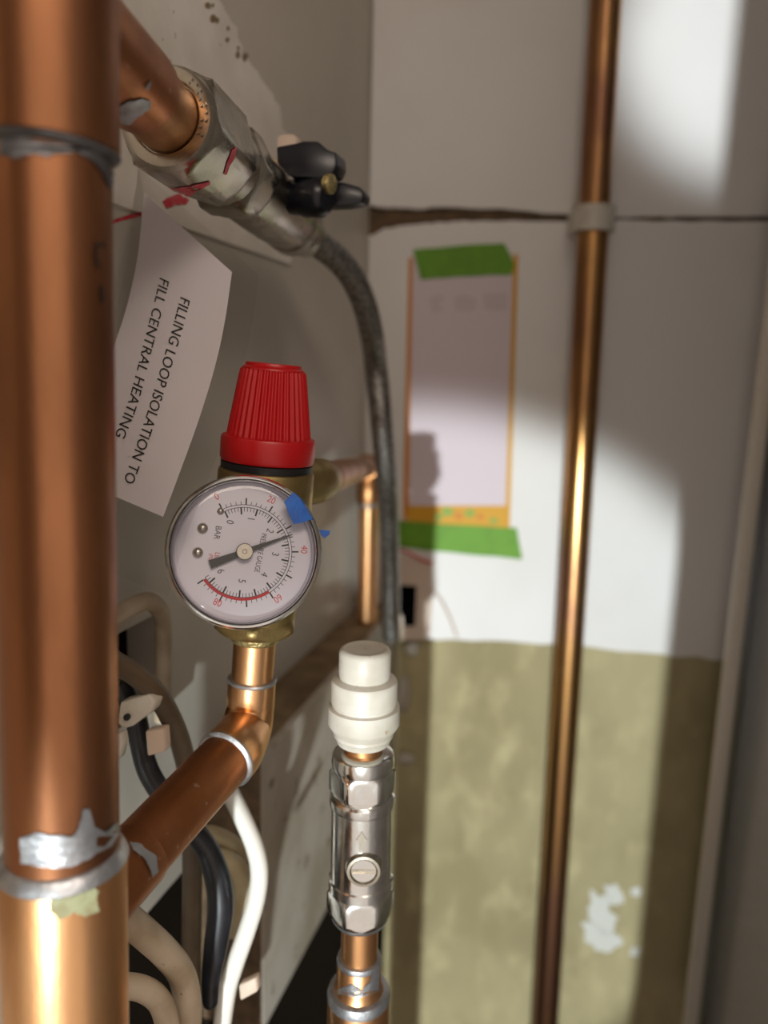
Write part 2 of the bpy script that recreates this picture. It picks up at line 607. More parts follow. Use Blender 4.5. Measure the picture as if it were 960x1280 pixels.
# left wall: a thick sheet with a cable hole, above the ledge
hz0, hz1 = on_left(180, 888).z, on_left(180, 775).z
hy0, hy1 = on_left(120, 830).y, on_left(203, 830).y
T = 0.018
bm = bmesh.new()
yb = CORNER.y + 0.005
for (y0, y1, z0, z1) in ((Y_FRONT, yb, hz1, CEIL_Z), (LEDGE_Y, yb, LEDGE_B - 0.001, WALL_B), (Y_FRONT, yb, WALL_B, hz0), (Y_FRONT, hy0, hz0, hz1), (hy1, yb, hz0, hz1)):
    box((WALL_X - T, y0, z0), (WALL_X, y1, z1), bm)
wall_left = tag(link('wall_left', bm, 'wall_paint', smooth=0), kind='structure', label='grey-beige painted left wall')
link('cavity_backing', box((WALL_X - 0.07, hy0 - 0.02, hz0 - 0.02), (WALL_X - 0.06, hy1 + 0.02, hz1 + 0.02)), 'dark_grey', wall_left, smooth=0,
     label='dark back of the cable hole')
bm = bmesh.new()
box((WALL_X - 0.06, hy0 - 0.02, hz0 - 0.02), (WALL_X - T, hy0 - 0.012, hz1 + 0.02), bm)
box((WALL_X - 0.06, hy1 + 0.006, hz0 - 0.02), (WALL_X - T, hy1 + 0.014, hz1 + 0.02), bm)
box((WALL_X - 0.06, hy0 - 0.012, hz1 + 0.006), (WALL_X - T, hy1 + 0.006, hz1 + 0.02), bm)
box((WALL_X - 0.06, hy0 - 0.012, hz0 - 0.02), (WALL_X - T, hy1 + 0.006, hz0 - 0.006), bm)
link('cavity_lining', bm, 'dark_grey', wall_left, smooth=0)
# an old skim of plaster whose ragged edge runs down the wall
sk = edge([(255, -60), (272, 0), (292, 34), (300, 66), (322, 96), (345, 132), (352, 160), (385, 200), (392, 250), (360, 330)], 5, 0.0)
sk = [(x + random.uniform(-2.5, 2.5), y) for x, y in sk]
pts = [on_left(*q) for q in sk]
pts += [Vector((WALL_X, 0.05, pts[-1].z)), Vector((WALL_X, 0.05, pts[0].z))]
link('plaster_skim', prism(pts, Vector((0.0014, 0, 0))), 'plaster_skim', wall_left, smooth=0, label='rough whitish skim of plaster with a ragged edge')
for k in range(9):
    q = (262 + k * 5 + random.uniform(-6, 6), 2 + k * 9 + random.uniform(-5, 5))
    s = random.uniform(1.5, 3.5)
    pp = [on_left(q[0] + s * 1.2 * math.cos(a) * random.uniform(.6, 1.2), q[1] + s * 1.8 * math.sin(a) * random.uniform(.6, 1.2), 0.0014) for a in [i * math.pi / 3.5 for i in range(7)]]
    link('chipped_spot', prism(pp, Vector((0.0003, 0, 0))), 'dusty_top', wall_left, label='brown chip in the plaster')
# ledge (boxing along the foot of the wall)
ledge = tag(link('trim_1', box((WALL_X + 0.0, LEDGE_Y, LEDGE_B), (WALL_X + LEDGE_W, yb + 0.0, LEDGE_Z), bevel=0.0015), 'ledge_paint'), kind='structure',
            label='grey painted boxing along the foot of the left wall')
link('dust_layer', box((WALL_X + 0.0008, LEDGE_Y + 0.001, LEDGE_Z), (WALL_X + LEDGE_W - 0.004, yb - 0.004, LEDGE_Z + 0.0008)), 'dusty_top', ledge, smooth=0, label='brown dust on top of the boxing')
# below the ledge the wall foot is coloured near-black in place of shade
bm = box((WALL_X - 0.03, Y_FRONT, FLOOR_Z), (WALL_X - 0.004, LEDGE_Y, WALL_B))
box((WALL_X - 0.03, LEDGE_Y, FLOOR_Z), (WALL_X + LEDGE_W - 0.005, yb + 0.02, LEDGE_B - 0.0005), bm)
tag(link('wall_left_lower', bm, 'foot_shade', smooth=0), kind='structure', label='wall foot under the boxing, coloured dark in place of shade')
link('end_cap', box((WALL_X - T, LEDGE_Y - 0.0012, LEDGE_B), (WALL_X + LEDGE_W - 0.001, LEDGE_Y - 0.0002, LEDGE_Z - 0.001)), 'dirt_brown', ledge, smooth=0, label='thin brown cap added over the lit end of the boxing')  # cap added to darken the boxing's lit end
tag(link('floor', box((WALL_X - 0.1, Y_FRONT, FLOOR_Z - 0.02), (X_RIGHT, 0.80, FLOOR_Z)), 'floor', smooth=0), kind='structure', label='brown cupboard floor')
tag(link('ceiling', box((WALL_X - 0.1, Y_FRONT, CEIL_Z), (X_RIGHT, 0.80, CEIL_Z + 0.02)), 'board_white', smooth=0), kind='structure', label='white cupboard ceiling')
tag(link('wall_right', box((X_RIGHT, Y_FRONT, FLOOR_Z), (X_RIGHT + 0.02, 0.80, CEIL_Z)), 'wall_paint', smooth=0), kind='structure', label='painted right wall of the cupboard')

j0 = K(-0.102, 0, 0)
tag(link('shade_panel', box((WALL_X - T, -0.06, 1.163), (K(-0.102, 0, -0.03).x, -0.035, CEIL_Z), bevel=0.002), 'board_white', smooth=0), kind='structure', label='unseen white panel added to shade the left side')  # out-of-view panel added to keep the low lamp off the left side

# ------------------------------------------------------------------ boiler casing on the right
e0 = C(903, 1000, 0.585)
bx, by = e0.x, e0.y
z0, z1 = 0.80, 1.92
boiler = thing('boiler_casing', (bx + 0.15, 0.2, z0), 'glossy grey enamelled boiler casing standing at the right edge', 'boiler')
link('side_panel', box((bx, 0.06, z0), (bx + 0.006, by - 0.003, z1), bevel=0.001), 'enamel', boiler)
link('seam', box((bx - 0.0008, by - 0.030, z0 + 0.001), (bx - 0.0001, by - 0.012, z1 - 0.001)), 'black_rubber', boiler, smooth=0, label='dark seam beside the flange')
link('back_panel', box((bx + 0.0065, by - 0.006, z0), (X_RIGHT - 0.02, by - 0.001, z1), bevel=0.001), 'enamel', boiler)
link('front_panel', box((bx + 0.0065, 0.06, z0), (X_RIGHT - 0.02, 0.066, z1), bevel=0.001), 'enamel', boiler)
link('top_panel', box((bx + 0.0065, 0.067, z1 - 0.006), (X_RIGHT - 0.02, by - 0.007, z1), bevel=0.001), 'enamel', boiler)
link('bottom_panel', box((bx + 0.0065, 0.067, z0), (X_RIGHT - 0.02, by - 0.007, z0 + 0.006), bevel=0.001), 'enamel', boiler)
link('edge_flange', box((bx - 0.0100, by - 0.0025, z0), (bx + 0.004, by + 0.004, z1), bevel=0.0018), 'enamel_lip', boiler, label='pale speckled edge flange')

# ------------------------------------------------------------------ back copper pipe and its clip
b0, b1 = on_back(757.5, 0, 0.029), on_back(681.5, 1280, 0.029)
ax = (b1 - b0).normalized()
L = (b1 - b0).length
bp = thing('back_pipe', b1 + ax * 0.12, 'long vertical brown copper pipe in front of the back wall', 'pipe')
mid = (b0 + b1) / 2 + BACK_E * 0.0012
link('pipe', tube([b0 - ax * 0.25, b0, mid, b1, b1 + ax * 0.12], 0.011, 28, 8), 'copper_aged', bp)
clip_c = b0 + ax * L * ((225) / 1280)
cl = thing('pipe_clip', clip_c - BACK_N * 0.022, 'white plastic clip holding the back copper pipe', 'clip')
bm = bmesh.new()
x_, y_ = BACK_E, BACK_N
up = Vector((0, 0, 1))
arc_o, arc_i = [], []
for k in range(25):
    a = R(-50 + 280 * k / 24)
    arc_o.append(clip_c + x_ * math.cos(a) * 0.0155 + y_ * math.sin(a) * 0.0155)
    arc_i.append(clip_c + x_ * math.cos(a) * 0.0118 + y_ * math.sin(a) * 0.0118)
prism([q - up * 0.0085 for q in arc_o + arc_i[::-1]], up * 0.017, bm)
link('clip_ring', bm, 'white_plastic', cl)
dist = (clip_c - BACK_P).dot(BACK_N)
q = clip_c - up * 0.0085
hw = 0.009
pts = [q + x_ * hw - y_ * 0.0125, q - x_ * hw - y_ * 0.0125, q - x_ * (hw + 0.006) - y_ * (dist - BOARD - 0.001), q + x_ * (hw + 0.006) - y_ * (dist - BOARD - 0.001)]
link('clip_base', prism(pts, up * 0.017, bevel=0.001), 'white_plastic', cl)

# ------------------------------------------------------------------ note card with its two green tapes
def bpoly(pl, off, th): return prism([on_back(*q, off) for q in pl], BACK_N * th)


def lerp(a, b, t): return (a[0] + (b[0] - a[0]) * t, a[1] + (b[1] - a[1]) * t)


tl, tr, br, bl = (511, 322), (648, 318), (637, 668), (503, 668)
note = thing('note_card', on_back(570, 668, BOARD), 'yellow-bordered lilac note card taped to the back wall', 'note')
O = BOARD + 0.0002
link('card', bpoly([tl, tr, br, bl], O, 0.0004), 'note_paper', note)
O2 = O + 0.0004
link('border', bpoly([tl, (516, 322), (511, 632), (503, 668)][:4], O2, 0.0001), 'note_orange', note, label='orange left border')
link('border', bpoly([(642, 318), tr, br, (631, 668)], O2, 0.0001), 'note_yellow', note, label='ochre right border')
link('border', bpoly([(509, 632), (633, 632), (632, 667), (508, 667)], O2, 0.0001), 'note_yellow', note, label='broad yellow bottom border')
for (x, y, s, mm) in ((560, 640, 7, 'note_green'), (573, 645, 6, 'note_orange'), (588, 641, 7, 'note_green'), (600, 646, 5, 'note_orange'), (548, 646, 6, 'note_green'), (617, 651, 5, 'note_green')):
    pl = [(x + s * math.cos(a) * random.uniform(.7, 1.3), y + s * .8 * math.sin(a) * random.uniform(.7, 1.3)) for a in [i * math.pi / 4 for i in range(8)]]
    link('printed_flower', bpoly(pl, O2 + 0.0001, 0.0001), mm, note)
for pl in ([(538, 372), (552, 368), (556, 374), (546, 380), (556, 388), (540, 390)], [(568, 372), (580, 368), (596, 374), (592, 388), (570, 389)], [(604, 368), (634, 366), (634, 388), (606, 387)]):
    link('faded_print', bpoly(pl, O2, 0.0001), 'note_print', note)
TO = O2 + 0.0003
link_t = link('masking_tape', bpoly(edge([(516, 312), (575, 307), (630, 304)], 4, .5) + [(638, 318), (643, 331), (640, 343)] + edge([(632, 344), (575, 346), (526, 350)], 5, .7) + [(522, 335)], TO, 0.0003), 'green_tape',
              loc=on_back(580, 345, TO))
tag(link_t, 'green masking tape strip across the top of the note card', 'tape')
link_t = link('masking_tape', bpoly(edge([(494, 650), (570, 656), (646, 660)], 4, .5) + [(649, 678), (653, 698)] + edge([(650, 699), (575, 692), (500, 684)], 5, .7) + [(498, 668)], TO, 0.0003), 'green_tape',
              loc=on_back(575, 695, TO))
tag(link_t, 'green masking tape strip across the foot of the note card', 'tape')

# ------------------------------------------------------------------ wall box in the corner, wires, crumbs
jb = thing('wall_box', on_back(515, 800, BOARD), 'small pale wall box with a black opening in the far corner', 'junction box')
outer = [(487, 700), (500, 694), (540, 704), (541, 740), (537, 795), (525, 800), (500, 800), (487, 770)]
inner = [(495, 731), (521, 732), (519, 783), (505, 783), (503, 769), (496, 759)]
bm = bmesh.new()
JO = BOARD + 0.0002
for th in (0.010,):
    vo = [bm.verts.new(on_back(*q, JO + th)) for q in outer]
    vi = [bm.verts.new(on_back(*q, JO + th)) for q in inner]
    wo = [bm.verts.new(on_back(*q, JO)) for q in outer]
    wi = [bm.verts.new(on_back(*q, JO)) for q in inner]
    for a, b in ((vo, vi), (wo, wi)):
        ring = [v.co.copy() for v in a]
        hole = [v.co.copy() for v in b]
        allv = a + b
        for tri in tessellate_polygon([ring, hole]):
            bm.faces.new([allv[i] for i in tri])
    for a, b in ((vo, wo), (vi, wi)):
        for i in range(len(a)):
            j = (i + 1) % len(a)
            bm.faces.new((a[i], a[j], b[j], b[i]))
link('housing', bm, 'clip_pink', jb)
link('opening', bpoly(inner, JO, 0.0006), 'void_black', jb, label='black opening')
tag(link('wire', tube([on_back(476, 680, 0.02), on_back(492, 684, 0.02), on_back(510, 691, 0.019), on_back(528, 700, 0.019), on_back(541, 704, 0.018)], 0.0011, 10), 'print_red', loc=on_back(541, 706, 0.014)),
    'thin red wire above the pale wall box', 'wire')
tag(link('wire', tube([on_back(541, 738, 0.0064), on_back(552, 752, 0.0064), on_back(561, 770, 0.0062), on_back(571, 796, 0.0062)], 0.0009, 10), 'clip_pink', loc=on_back(571, 796, 0.0056)),
    'thin pale wire trailing down right of the wall box', 'wire')


def lump(name, px, py, off, sx, sy, m, label, seed):
    rnd = random.Random(seed)
    bm = bmesh.new()
    bmesh.ops.create_icosphere(bm, subdivisions=3, radius=1.0)
    c = on_back(px, py, off)
    for v in bm.verts:
        n = 1 + 0.25 * math.sin(5 * v.co.x + seed) * math.cos(4 * v.co.y + seed) + rnd.uniform(-.05, .05)
        q = v.co * n
        v.co = c + BACK_E * q.x * sx + Vector((0, 0, 1)) * q.z * sy + BACK_N * q.y * min(sx, sy) * 0.6
    return tag(link(name, bm, m, loc=c - Vector((0, 0, sy))), label, 'plaster lump')


lump('plaster_lump', 516, 811, 0.004, 0.005, 0.006, 'scuff_white', 'white lump of plaster on the back wall under the wall box', 3)
lump('plaster_lump', 505, 868, 0.003, 0.005, 0.016, 'ledge_paint', 'long grey plaster lump right of the white stop end', 5)
lump('plaster_lump', 508, 948, 0.003, 0.007, 0.005, 'ledge_paint', 'small dusty plaster lump low in the dark far corner', 8)

# ------------------------------------------------------------------ the large copper riser at the left
r0, r1 = C(55, 0, 0.170), C(84, 1280, 0.208)
rd = (r1 - r0).normalized()
RL = (r1 - r0).length


def riser_at(y):
    """point of the riser's axis seen at picture height y"""
    best = None
    for k in range(-400, 1401):
        p = r0 + rd * RL * k / 1000
        q = CAM_ROT.transposed() @ (p - CAM_POS)
        yy = 640 - q.y / -q.z * F
        if best is None or abs(yy - y) < best[0]: best = (abs(yy - y), p)
    return best[1]


riser = thing('copper_riser', r1 + rd * 0.25, 'thick vertical copper riser pipe filling the left edge of the picture', 'pipe')
pipe_o = link('pipe', tube([r0 - rd * 0.3, r0, r1, r1 + rd * 0.25], 0.014, 64, smooth=False), 'copper', riser)
ya, yb_ = riser_at(186), riser_at(1072)
tee_up = link('tee_fitting', lathe(ya, -rd, [(0, 0.0142), (0.0, 0.0156), (0.001, 0.0158), (0.09, 0.0158), (0.09, 0.0142)], 64), 'copper', riser, label='upper copper tee fitting')
tee_lo = link('tee_fitting', lathe(yb_, rd, [(0, 0.0142), (0.0, 0.0156), (0.001, 0.0159), (0.13, 0.0159), (0.13, 0.0142)], 64), 'copper_bright', riser, label='brighter lower copper tee fitting')
link('solder_ring', lathe(ya + rd * 0.0016, -rd, [(-0.0003, 0.0140), (0, 0.0148), (0.0008, 0.01575), (0.0012, 0.01595), (0.0014, 0.0140)], 64), 'solder_dark', riser, label='dark grey solder ring')
link('solder_ring', lathe(yb_ - rd * 0.0022, rd, [(-0.0008, 0.0140), (0, 0.0150), (0.0014, 0.0158), (0.0026, 0.0164), (0.003, 0.0162), (0.003, 0.0140)], 64), 'solder', riser, label='grey solder ring')
br_ = bvh_of([pipe_o, tee_up, tee_lo])
link('solder_smear', decal(br_, [(0, 166), (30, 170), (60, 178), (86, 182), (112, 186), (146, 190), (142, 232), (136, 236), (128, 214), (116, 202), (92, 190), (76, 192), (58, 196), (44, 192), (24, 198), (0, 194)], 0.0004, 3, 1.5), 'solder_dark', riser,
     label='grey solder smear under the upper tee')
link('solder_smear', decal(br_, [(26, 1046), (45, 1040), (70, 1044), (88, 1046), (100, 1030), (103, 1010), (112, 1010), (118, 1034), (130, 1040), (146, 1026), (150, 1040), (138, 1056), (110, 1072), (90, 1084), (60, 1084), (28, 1078)], 0.0004, 3, 1.5), 'solder', riser,
     label='silvery solder smear above the lower tee')
link('verdigris_patch', decal(br_, [(62, 1112), (78, 1106), (96, 1110), (112, 1106), (121, 1114), (122, 1140), (106, 1146), (92, 1140), (76, 1148), (64, 1138)], 0.0003, 3, 2.0), 'verdigris', riser, label='pale green verdigris patch')
# marker strokes on the pipe
link('marker_stroke', decal(br_, [(130, 304), (124, 302), (118, 305), (117, 317), (118, 328), (121, 335), (125, 336), (123, 329), (121, 318), (122, 309), (127, 308), (131, 311)], 0.0003, 2), 'marker_brown', riser, label='faded brown marker letter C')
link('marker_stroke', decal(br_, [(124, 358), (130, 358), (129, 380), (125, 376)], 0.0003, 2), 'marker_brown', riser, label='short brown marker dash')

# ------------------------------------------------------------------ lower branch: tee socket, pipe, elbow and stub up to the relief valve
A0, A1 = C(318.5, 800, 0.2885), C(342, 460, 0.270)
AU = (A1 - A0).normalized()
AL = (A1 - A0).length


def ax_t(y):
    return (800 - y) / 340.0 * AL


def pxm(px, y):
    return px * (0.2885 - (800 - y) / 340 * 0.0185) / F


branch = thing('branch_pipe', C(300, 980, 0.28), 'copper branch pipe with an elbow running from the riser up to the pressure gauge', 'pipe')
g0, g1 = C(281, 950, 0.272), riser_at(1166)
gd = (g1 - g0).normalized()
link('pipe', tube([g0 - gd * 0.002, g1 - gd * 0.0005], 0.0098, 40, smooth=False), 'copper_brown', branch)
ts = C(176, 1078, 0.232)
tp = g0 + gd * (ts - g0).dot(gd)
link('tee_socket', lathe(tp, gd, [(0, 0.0097), (0, 0.0102), (0.001, 0.0105), ((g1 - tp).length, 0.0105)], 40), 'copper_brown', branch)
bb = bvh_of([branch.children[0], branch.children[1]])
link('solder_smear', decal(bb, [(162, 1052), (176, 1056), (186, 1064), (196, 1072), (196, 1090), (190, 1098), (186, 1084), (176, 1070), (166, 1064)], 0.0004, 3, 1.0), 'solder', branch, label='dull grey solder smear')
sB = A0 + AU * ax_t(893)
e1 = g0 - gd * 0.006
cor = A0 + AU * ax_t(925)
link('elbow', tube([A0 + AU * ax_t(853), A0 + AU * ax_t(872), sB, sB * 0.25 + cor * 0.5 + e1 * 0.25, e1, g0], [0.0090, 0.0091, 0.0091, 0.0098, 0.0108, 0.0110], 40, 10), 'copper_bright', branch)
link('solder_ring', lathe(g0 - gd * 0.0004, gd, [(-0.0004, 0.0100), (-0.0004, 0.0111), (0.0004, 0.0112), (0.0010, 0.0106), (0.0013, 0.0098)], 48), 'solder', branch, label='bright silver solder ring at the elbow mouth')
link('solder_ring', lathe(A0 + AU * (ax_t(853) - 0.0005), AU, [(0, 0.0080), (0, 0.0092), (0.0006, 0.0094), (0.0012, 0.0090), (0.0015, 0.0079)], 48), 'solder', branch, label='thin grey solder ring')
link('stub_pipe', lathe(A0, AU, [(ax_t(862), 0.0079), (ax_t(788), 0.0079)], 40), 'copper_bright', branch)

# ------------------------------------------------------------------ safety relief valve with the red cap
rv = thing('relief_valve', A0 + AU * ax_t(790), 'brass safety relief valve with a ribbed red cap above the gauge', 'valve')
P_ = lambda lst: [(ax_t(y), pxm(w, y)) for y, w in lst]
link('body', lathe(A0, AU, P_([(780, 30), (778, 44), (768, 48), (750, 49), (700, 54), (660, 58.5), (640, 59.5), (586, 59.5), (582, 58.5), (580, 55)]), 56), 'brass', rv)
link('collar', lathe(A0, AU, P_([(800, 26), (800, 29), (797, 31), (786, 32.5), (781, 32)]), 48), 'brass_rough', rv, label='rough yellow brass collar')
link('hexagon', hexnut(A0, AU, ax_t(786), ax_t(764), pxm(55, 775), 0.0011, 0.35), 'brass', rv)
link('gasket', lathe(A0, AU, P_([(583, 50), (582, 56.5), (573, 57), (568, 50)]), 48), 'black_rubber', rv, label='black ring under the cap')
cap = link('cap', lathe(A0, AU, P_([(571, 52), (571, 57), (568, 58.5), (545, 58.8), (542, 57.5), (540.5, 53)]), 64), 'red_plastic', rv, label='red plastic cap flange')
link('cap_grip', lathe(A0, AU, P_([(543, 50), (470, 39.5), (463, 38)]), 288, rib=36, ribamp=0.0008), 'red_plastic', cap, smooth=50)
link('cap_top', lathe(A0, AU, P_([(464, 37.5), (463, 39.5), (461, 39), (459, 36), (458.6, 35), (456, 34.8), (455, 34)]), 64), 'red_plastic', cap)
# gauge frame
GC = C(306.5, 689, 0.250)
gn = (CAM_ROT @ Vector((0.265, 0.125, 1.0))).normalized()
gx = CAM_ROT @ Vector((1, 0, 0))
gx = (gx - gn * gx.dot(gn)).normalized()
gy = gn.cross(gx)
MM = 0.001


def G(x, y, t=0.0): return GC + gx * x * MM + gy * y * MM + gn * t * MM


def glathe(prof, seg=96, ctr=(0, 0)):
    bm = bmesh.new()
    rings = [[bm.verts.new(G(ctr[0] + r * math.cos(2 * math.pi * i / seg), ctr[1] + r * math.sin(2 * math.pi * i / seg), t)) for i in range(seg)] for t, r in prof]
    for a, b in zip(rings, rings[1:]):
        for i in range(seg):
            bm.faces.new((a[i], a[(i + 1) % seg], b[(i + 1) % seg], b[i]))
    return bm, rings


def gsolid(prof, seg=96, ctr=(0, 0), close=True):
    bm, rings = glathe(prof, seg, ctr)
    if close:
        bm.faces.new(rings[0]); bm.faces.new(rings[-1])
    return bm


stem_to = A0 + AU * ax_t(672)
link('gauge_stem', lathe(G(0, 0, -10), stem_to - G(0, 0, -10), [(0, 0.0055), ((stem_to - G(0, 0, -10)).length, 0.0055)], 24), 'brass', rv)

# ------------------------------------------------------------------ the pressure gauge
gauge = thing('pressure_gauge', G(0, -25, -6), 'round dial pressure gauge reading bar and psi in a clear rimmed case', 'gauge')
link('case', gsolid([(-10.5, 18), (-10.5, 23.2), (-9.5, 24.2), (-5.0, 24.2), (-4.6, 23.0), (-4.6, 20)]), 'black_plastic', gauge, smooth=35, label='black back shell')
link('bezel', gsolid([(-5.4, 23.8), (-5.4, 25.0), (-4.6, 25.4), (-3.6, 25.4), (-3.3, 24.9), (-2.7, 24.9), (-2.4, 25.3), (-0.8, 25.3), (0.0, 24.7), (0.2, 24.2), (-0.1, 23.6), (-0.9, 23.3), (-4.6, 23.2), (-5.4, 23.8)], close=False), 'chrome', gauge, smooth=30, label='bright ring of the case')
link('seal', gsolid([(-0.1, 23.75), (0.12, 23.9), (0.18, 23.6), (-0.1, 23.45), (-0.1, 23.75)], close=False), 'black_rubber', gauge, label='thin dark seal line')
dial = link('dial', gsolid([(-5.0, 10), (-5.0, 23.15), (-4.5, 23.15), (-4.5, 21)]), 'dial_face', gauge, smooth=30, label='pale lilac dial')
link('rim_step', gsolid([(-4.45, 22.3), (-2.2, 22.5), (-1.5, 23.2), (-4.45, 23.1), (-4.45, 22.3)], close=False), 'dial_face', gauge, smooth=30)
# lens: one thin clear shell with a rounded shoulder
bm, rings = glathe([(-0.6, 23.4), (0.35, 23.2), (0.85, 22.2), (1.05, 20.5), (1.25, 14), (1.35, 7), (1.4, 0.5)])
bm.faces.new(rings[-1])
link('lens', bm, 'glass', gauge, smooth=60, label='clear lens')
# print on the dial
DT = -4.47


def gtick(bm, ang, r0_, r1_, w):
    c, s = math.cos(R(ang)), math.sin(R(ang))
    vs = [bm.verts.new(G(c * r - s * o, s * r + c * o, DT)) for r, o in ((r0_, -w / 2), (r1_, -w / 2), (r1_, w / 2), (r0_, w / 2))]
    bm.faces.new(vs)


def garc(bm, r0_, r1_, a0, a1, t=DT, n=120):
    disc(GC + gn * t * MM, gn, r1_ * MM, bm, n, r0_ * MM, a0, a1, gx, gy)


bar_a = lambda b: 116.2 - 42.2 * b
psi_a = lambda q: 118.0 - 2.915 * q
bm = bmesh.new()
garc(bm, 14.85, 15.05, bar_a(0), bar_a(6.2))
for k in range(0, 63):
    b = k / 10
    if k % 5 == 0: gtick(bm, bar_a(b), 12.6, 14.95, 0.55)
    else: gtick(bm, bar_a(b), 13.55, 14.95, 0.2)
link('bar_scale', bm, 'print_black', dial, smooth=0)
bm = bmesh.new()
garc(bm, 15.75, 15.95, psi_a(0), psi_a(90))
for k in range(0, 46):
    q = k * 2
    if q % 10 == 0: gtick(bm, psi_a(q), 15.85, 18.1, 0.5)
    else: gtick(bm, psi_a(q), 15.85, 17.0, 0.2)
link('psi_scale', bm, 'print_black', dial, smooth=0)
bm = bmesh.new()
garc(bm, 15.0, 15.98, psi_a(60), psi_a(90), DT + 0.02)
link('red_band', bm, 'band_red', dial, smooth=0, label='red danger band')


def gtext(bm, s, x, y, rot, h, stretch=1.0):
    c, sn = math.cos(R(rot)), math.sin(R(rot))
    _, _, w_, h_ = text2d(s)
    k = h / h_

    def fn(u, v, tx, ty):
        X, Y = tx * k * stretch, ty * k
        return G(x + c * X - sn * Y, y + sn * X + c * Y, DT + 0.01)
    put_text(bm, s, fn)


PX = 0.2656 / 4.174
bm = bmesh.new()
for s, cx, cy, ro in (('0', -75, 155, -100), ('1', 33, 175, -97), ('2', 133, 114, -112), ('3', 163, -8, -98), ('4', 108, -115, -112), ('5', -7, -150, -97), ('6', -115, -100, -72)):
    gtext(bm, s, cx * PX, cy * PX, ro, 2.35, 0.85)
link('bar_numerals', bm, 'print_grey', dial, smooth=0)
bm = bmesh.new()
gtext(bm, 'BAR', -137 * PX, 97 * PX, -98, 1.9, 0.9)
gtext(bm, 'PRESSURE GAUGE', 85 * PX, -2 * PX, -99.5, 1.75, 0.66)
link('dial_lettering', bm, 'print_black', dial, smooth=0)
bm = bmesh.new()
for s, cx, cy, ro in (('0', -147, 287, 27), ('20', 137, 280, -26), ('40', 315, 20, -97), ('60', 180, -240, -142), ('80', -128, -260, -24)):
    gtext(bm, s, cx * PX, cy * PX, ro, 2.3, 0.85)
gtext(bm, 'Lbs/in²', -140 * PX, -42 * PX, -100, 1.6, 0.8)
gtext(bm, '(PSI)', -172 * PX, -30 * PX, -100, 1.6, 0.8)
link('psi_lettering', bm, 'print_red', dial, smooth=0, label='red numerals and lettering')
# needle, hub, pins
na = 21.4
c_, s_ = math.cos(R(na)), math.sin(R(na))


def N_(r, o, t): return G(c_ * r - s_ * o, s_ * r + c_ * o, t)


bm = prism([N_(-11.8, -1.45, -3.4), N_(-11.8, 1.45, -3.4), N_(-2.4, 1.0, -3.4), N_(0, 1.1, -3.4), N_(3, 0.85, -3.4), N_(16.6, 0.16, -3.4), N_(17.2, 0, -3.4), N_(16.6, -0.16, -3.4), N_(3, -0.85, -3.4), N_(0, -1.1, -3.4), N_(-2.4, -1.0, -3.4)], gn * 0.25 * MM)
link('needle', bm, 'needle_dark', gauge, smooth=0, label='black needle pointing near forty')
link('hub', gsolid([(-4.4, 2.0), (-3.1, 2.0), (-3.1, 2.75), (-2.0, 2.8), (-1.7, 2.5), (-1.7, 0.8), (-1.9, 0.6)], 40), 'nickel', gauge, label='nickel hub')
for (x, y, r) in ((-8.0, 13.4, 1.15), (-13.6, 7.6, 1.75), (-14.9, -0.4, 1.75)):
    link('pin', gsolid([(DT - 0.02, r), (DT + r * 0.35, r * 0.97), (DT + r * 0.7, r * 0.75), (DT + r * 0.9, r * 0.4), (DT + r * 0.96, 0.1)], 24, (x, y)), 'nickel', gauge, label='shiny round pin')
# blue tape on the rim
S = 0.2604
rows = [[(47, 63, 1.3), (50, 57, 1.5), (54, 46, 1.6), (60, 35, 1.5)],
        [(53, 70, 1.0), (58, 62, 1.2), (65, 51, 1.3), (73, 38, 1.3)],
        [(59, 76.5, 0.5), (66, 70, 0.7), (74, 58, 0.7), (84, 43, 0.7)],
        [(63, 77.5, -2.5), (71, 70.5, -2.5), (81, 58, -2.5), (91, 40, -2.5)],
        [(63.5, 78, -7), (72, 71, -7), (82, 59, -7), (93, 40, -7)]]
bm = bmesh.new()
vv = []
for row in rows:
    r_ = []
    for (x, y, t) in row:
        X, Y = x * S, y * S
        m_ = math.hypot(X, Y)
        if t < 0 and m_ < 25.75: X, Y = X * 25.75 / m_, Y * 25.75 / m_
        r_.append(bm.verts.new(G(X, Y, t)))
    vv.append(r_)
for a, b in zip(vv, vv[1:]):
    for i in range(3):
        bm.faces.new((a[i], a[i + 1], b[i + 1], b[i]))
bmesh.ops.subdivide_edges(bm, edges=bm.edges, cuts=2, use_grid_fill=True)
bmesh.ops.solidify(bm, geom=bm.faces[:], thickness=0.00018)
tp_o = tag(link('masking_tape', bm, 'blue_tape', loc=G(14, 14, 1)), 'blue masking tape scrap stuck over the rim of the pressure gauge', 'tape')
bm = prism([G(24.0, 8.3, -6.6), G(25.6, 7.2, -6.2), G(29.0, 7.9, -5.9), G(28.4, 6.4, -5.9), G(27.0, 5.0, -6.0), G(25.7, 6.2, -6.3)], gn * 0.0002) if False else \
    prism([G(25.2, 8.3, -6.4), G(29.2, 8.0, -5.9), G(28.9, 6.7, -5.9), G(27.2, 5.3, -6.0), G(26.2, 6.2, -6.2)], gn * 0.0002)
link('tape_tail', bm, 'blue_tape', tp_o, label='loose blue tail of tape')

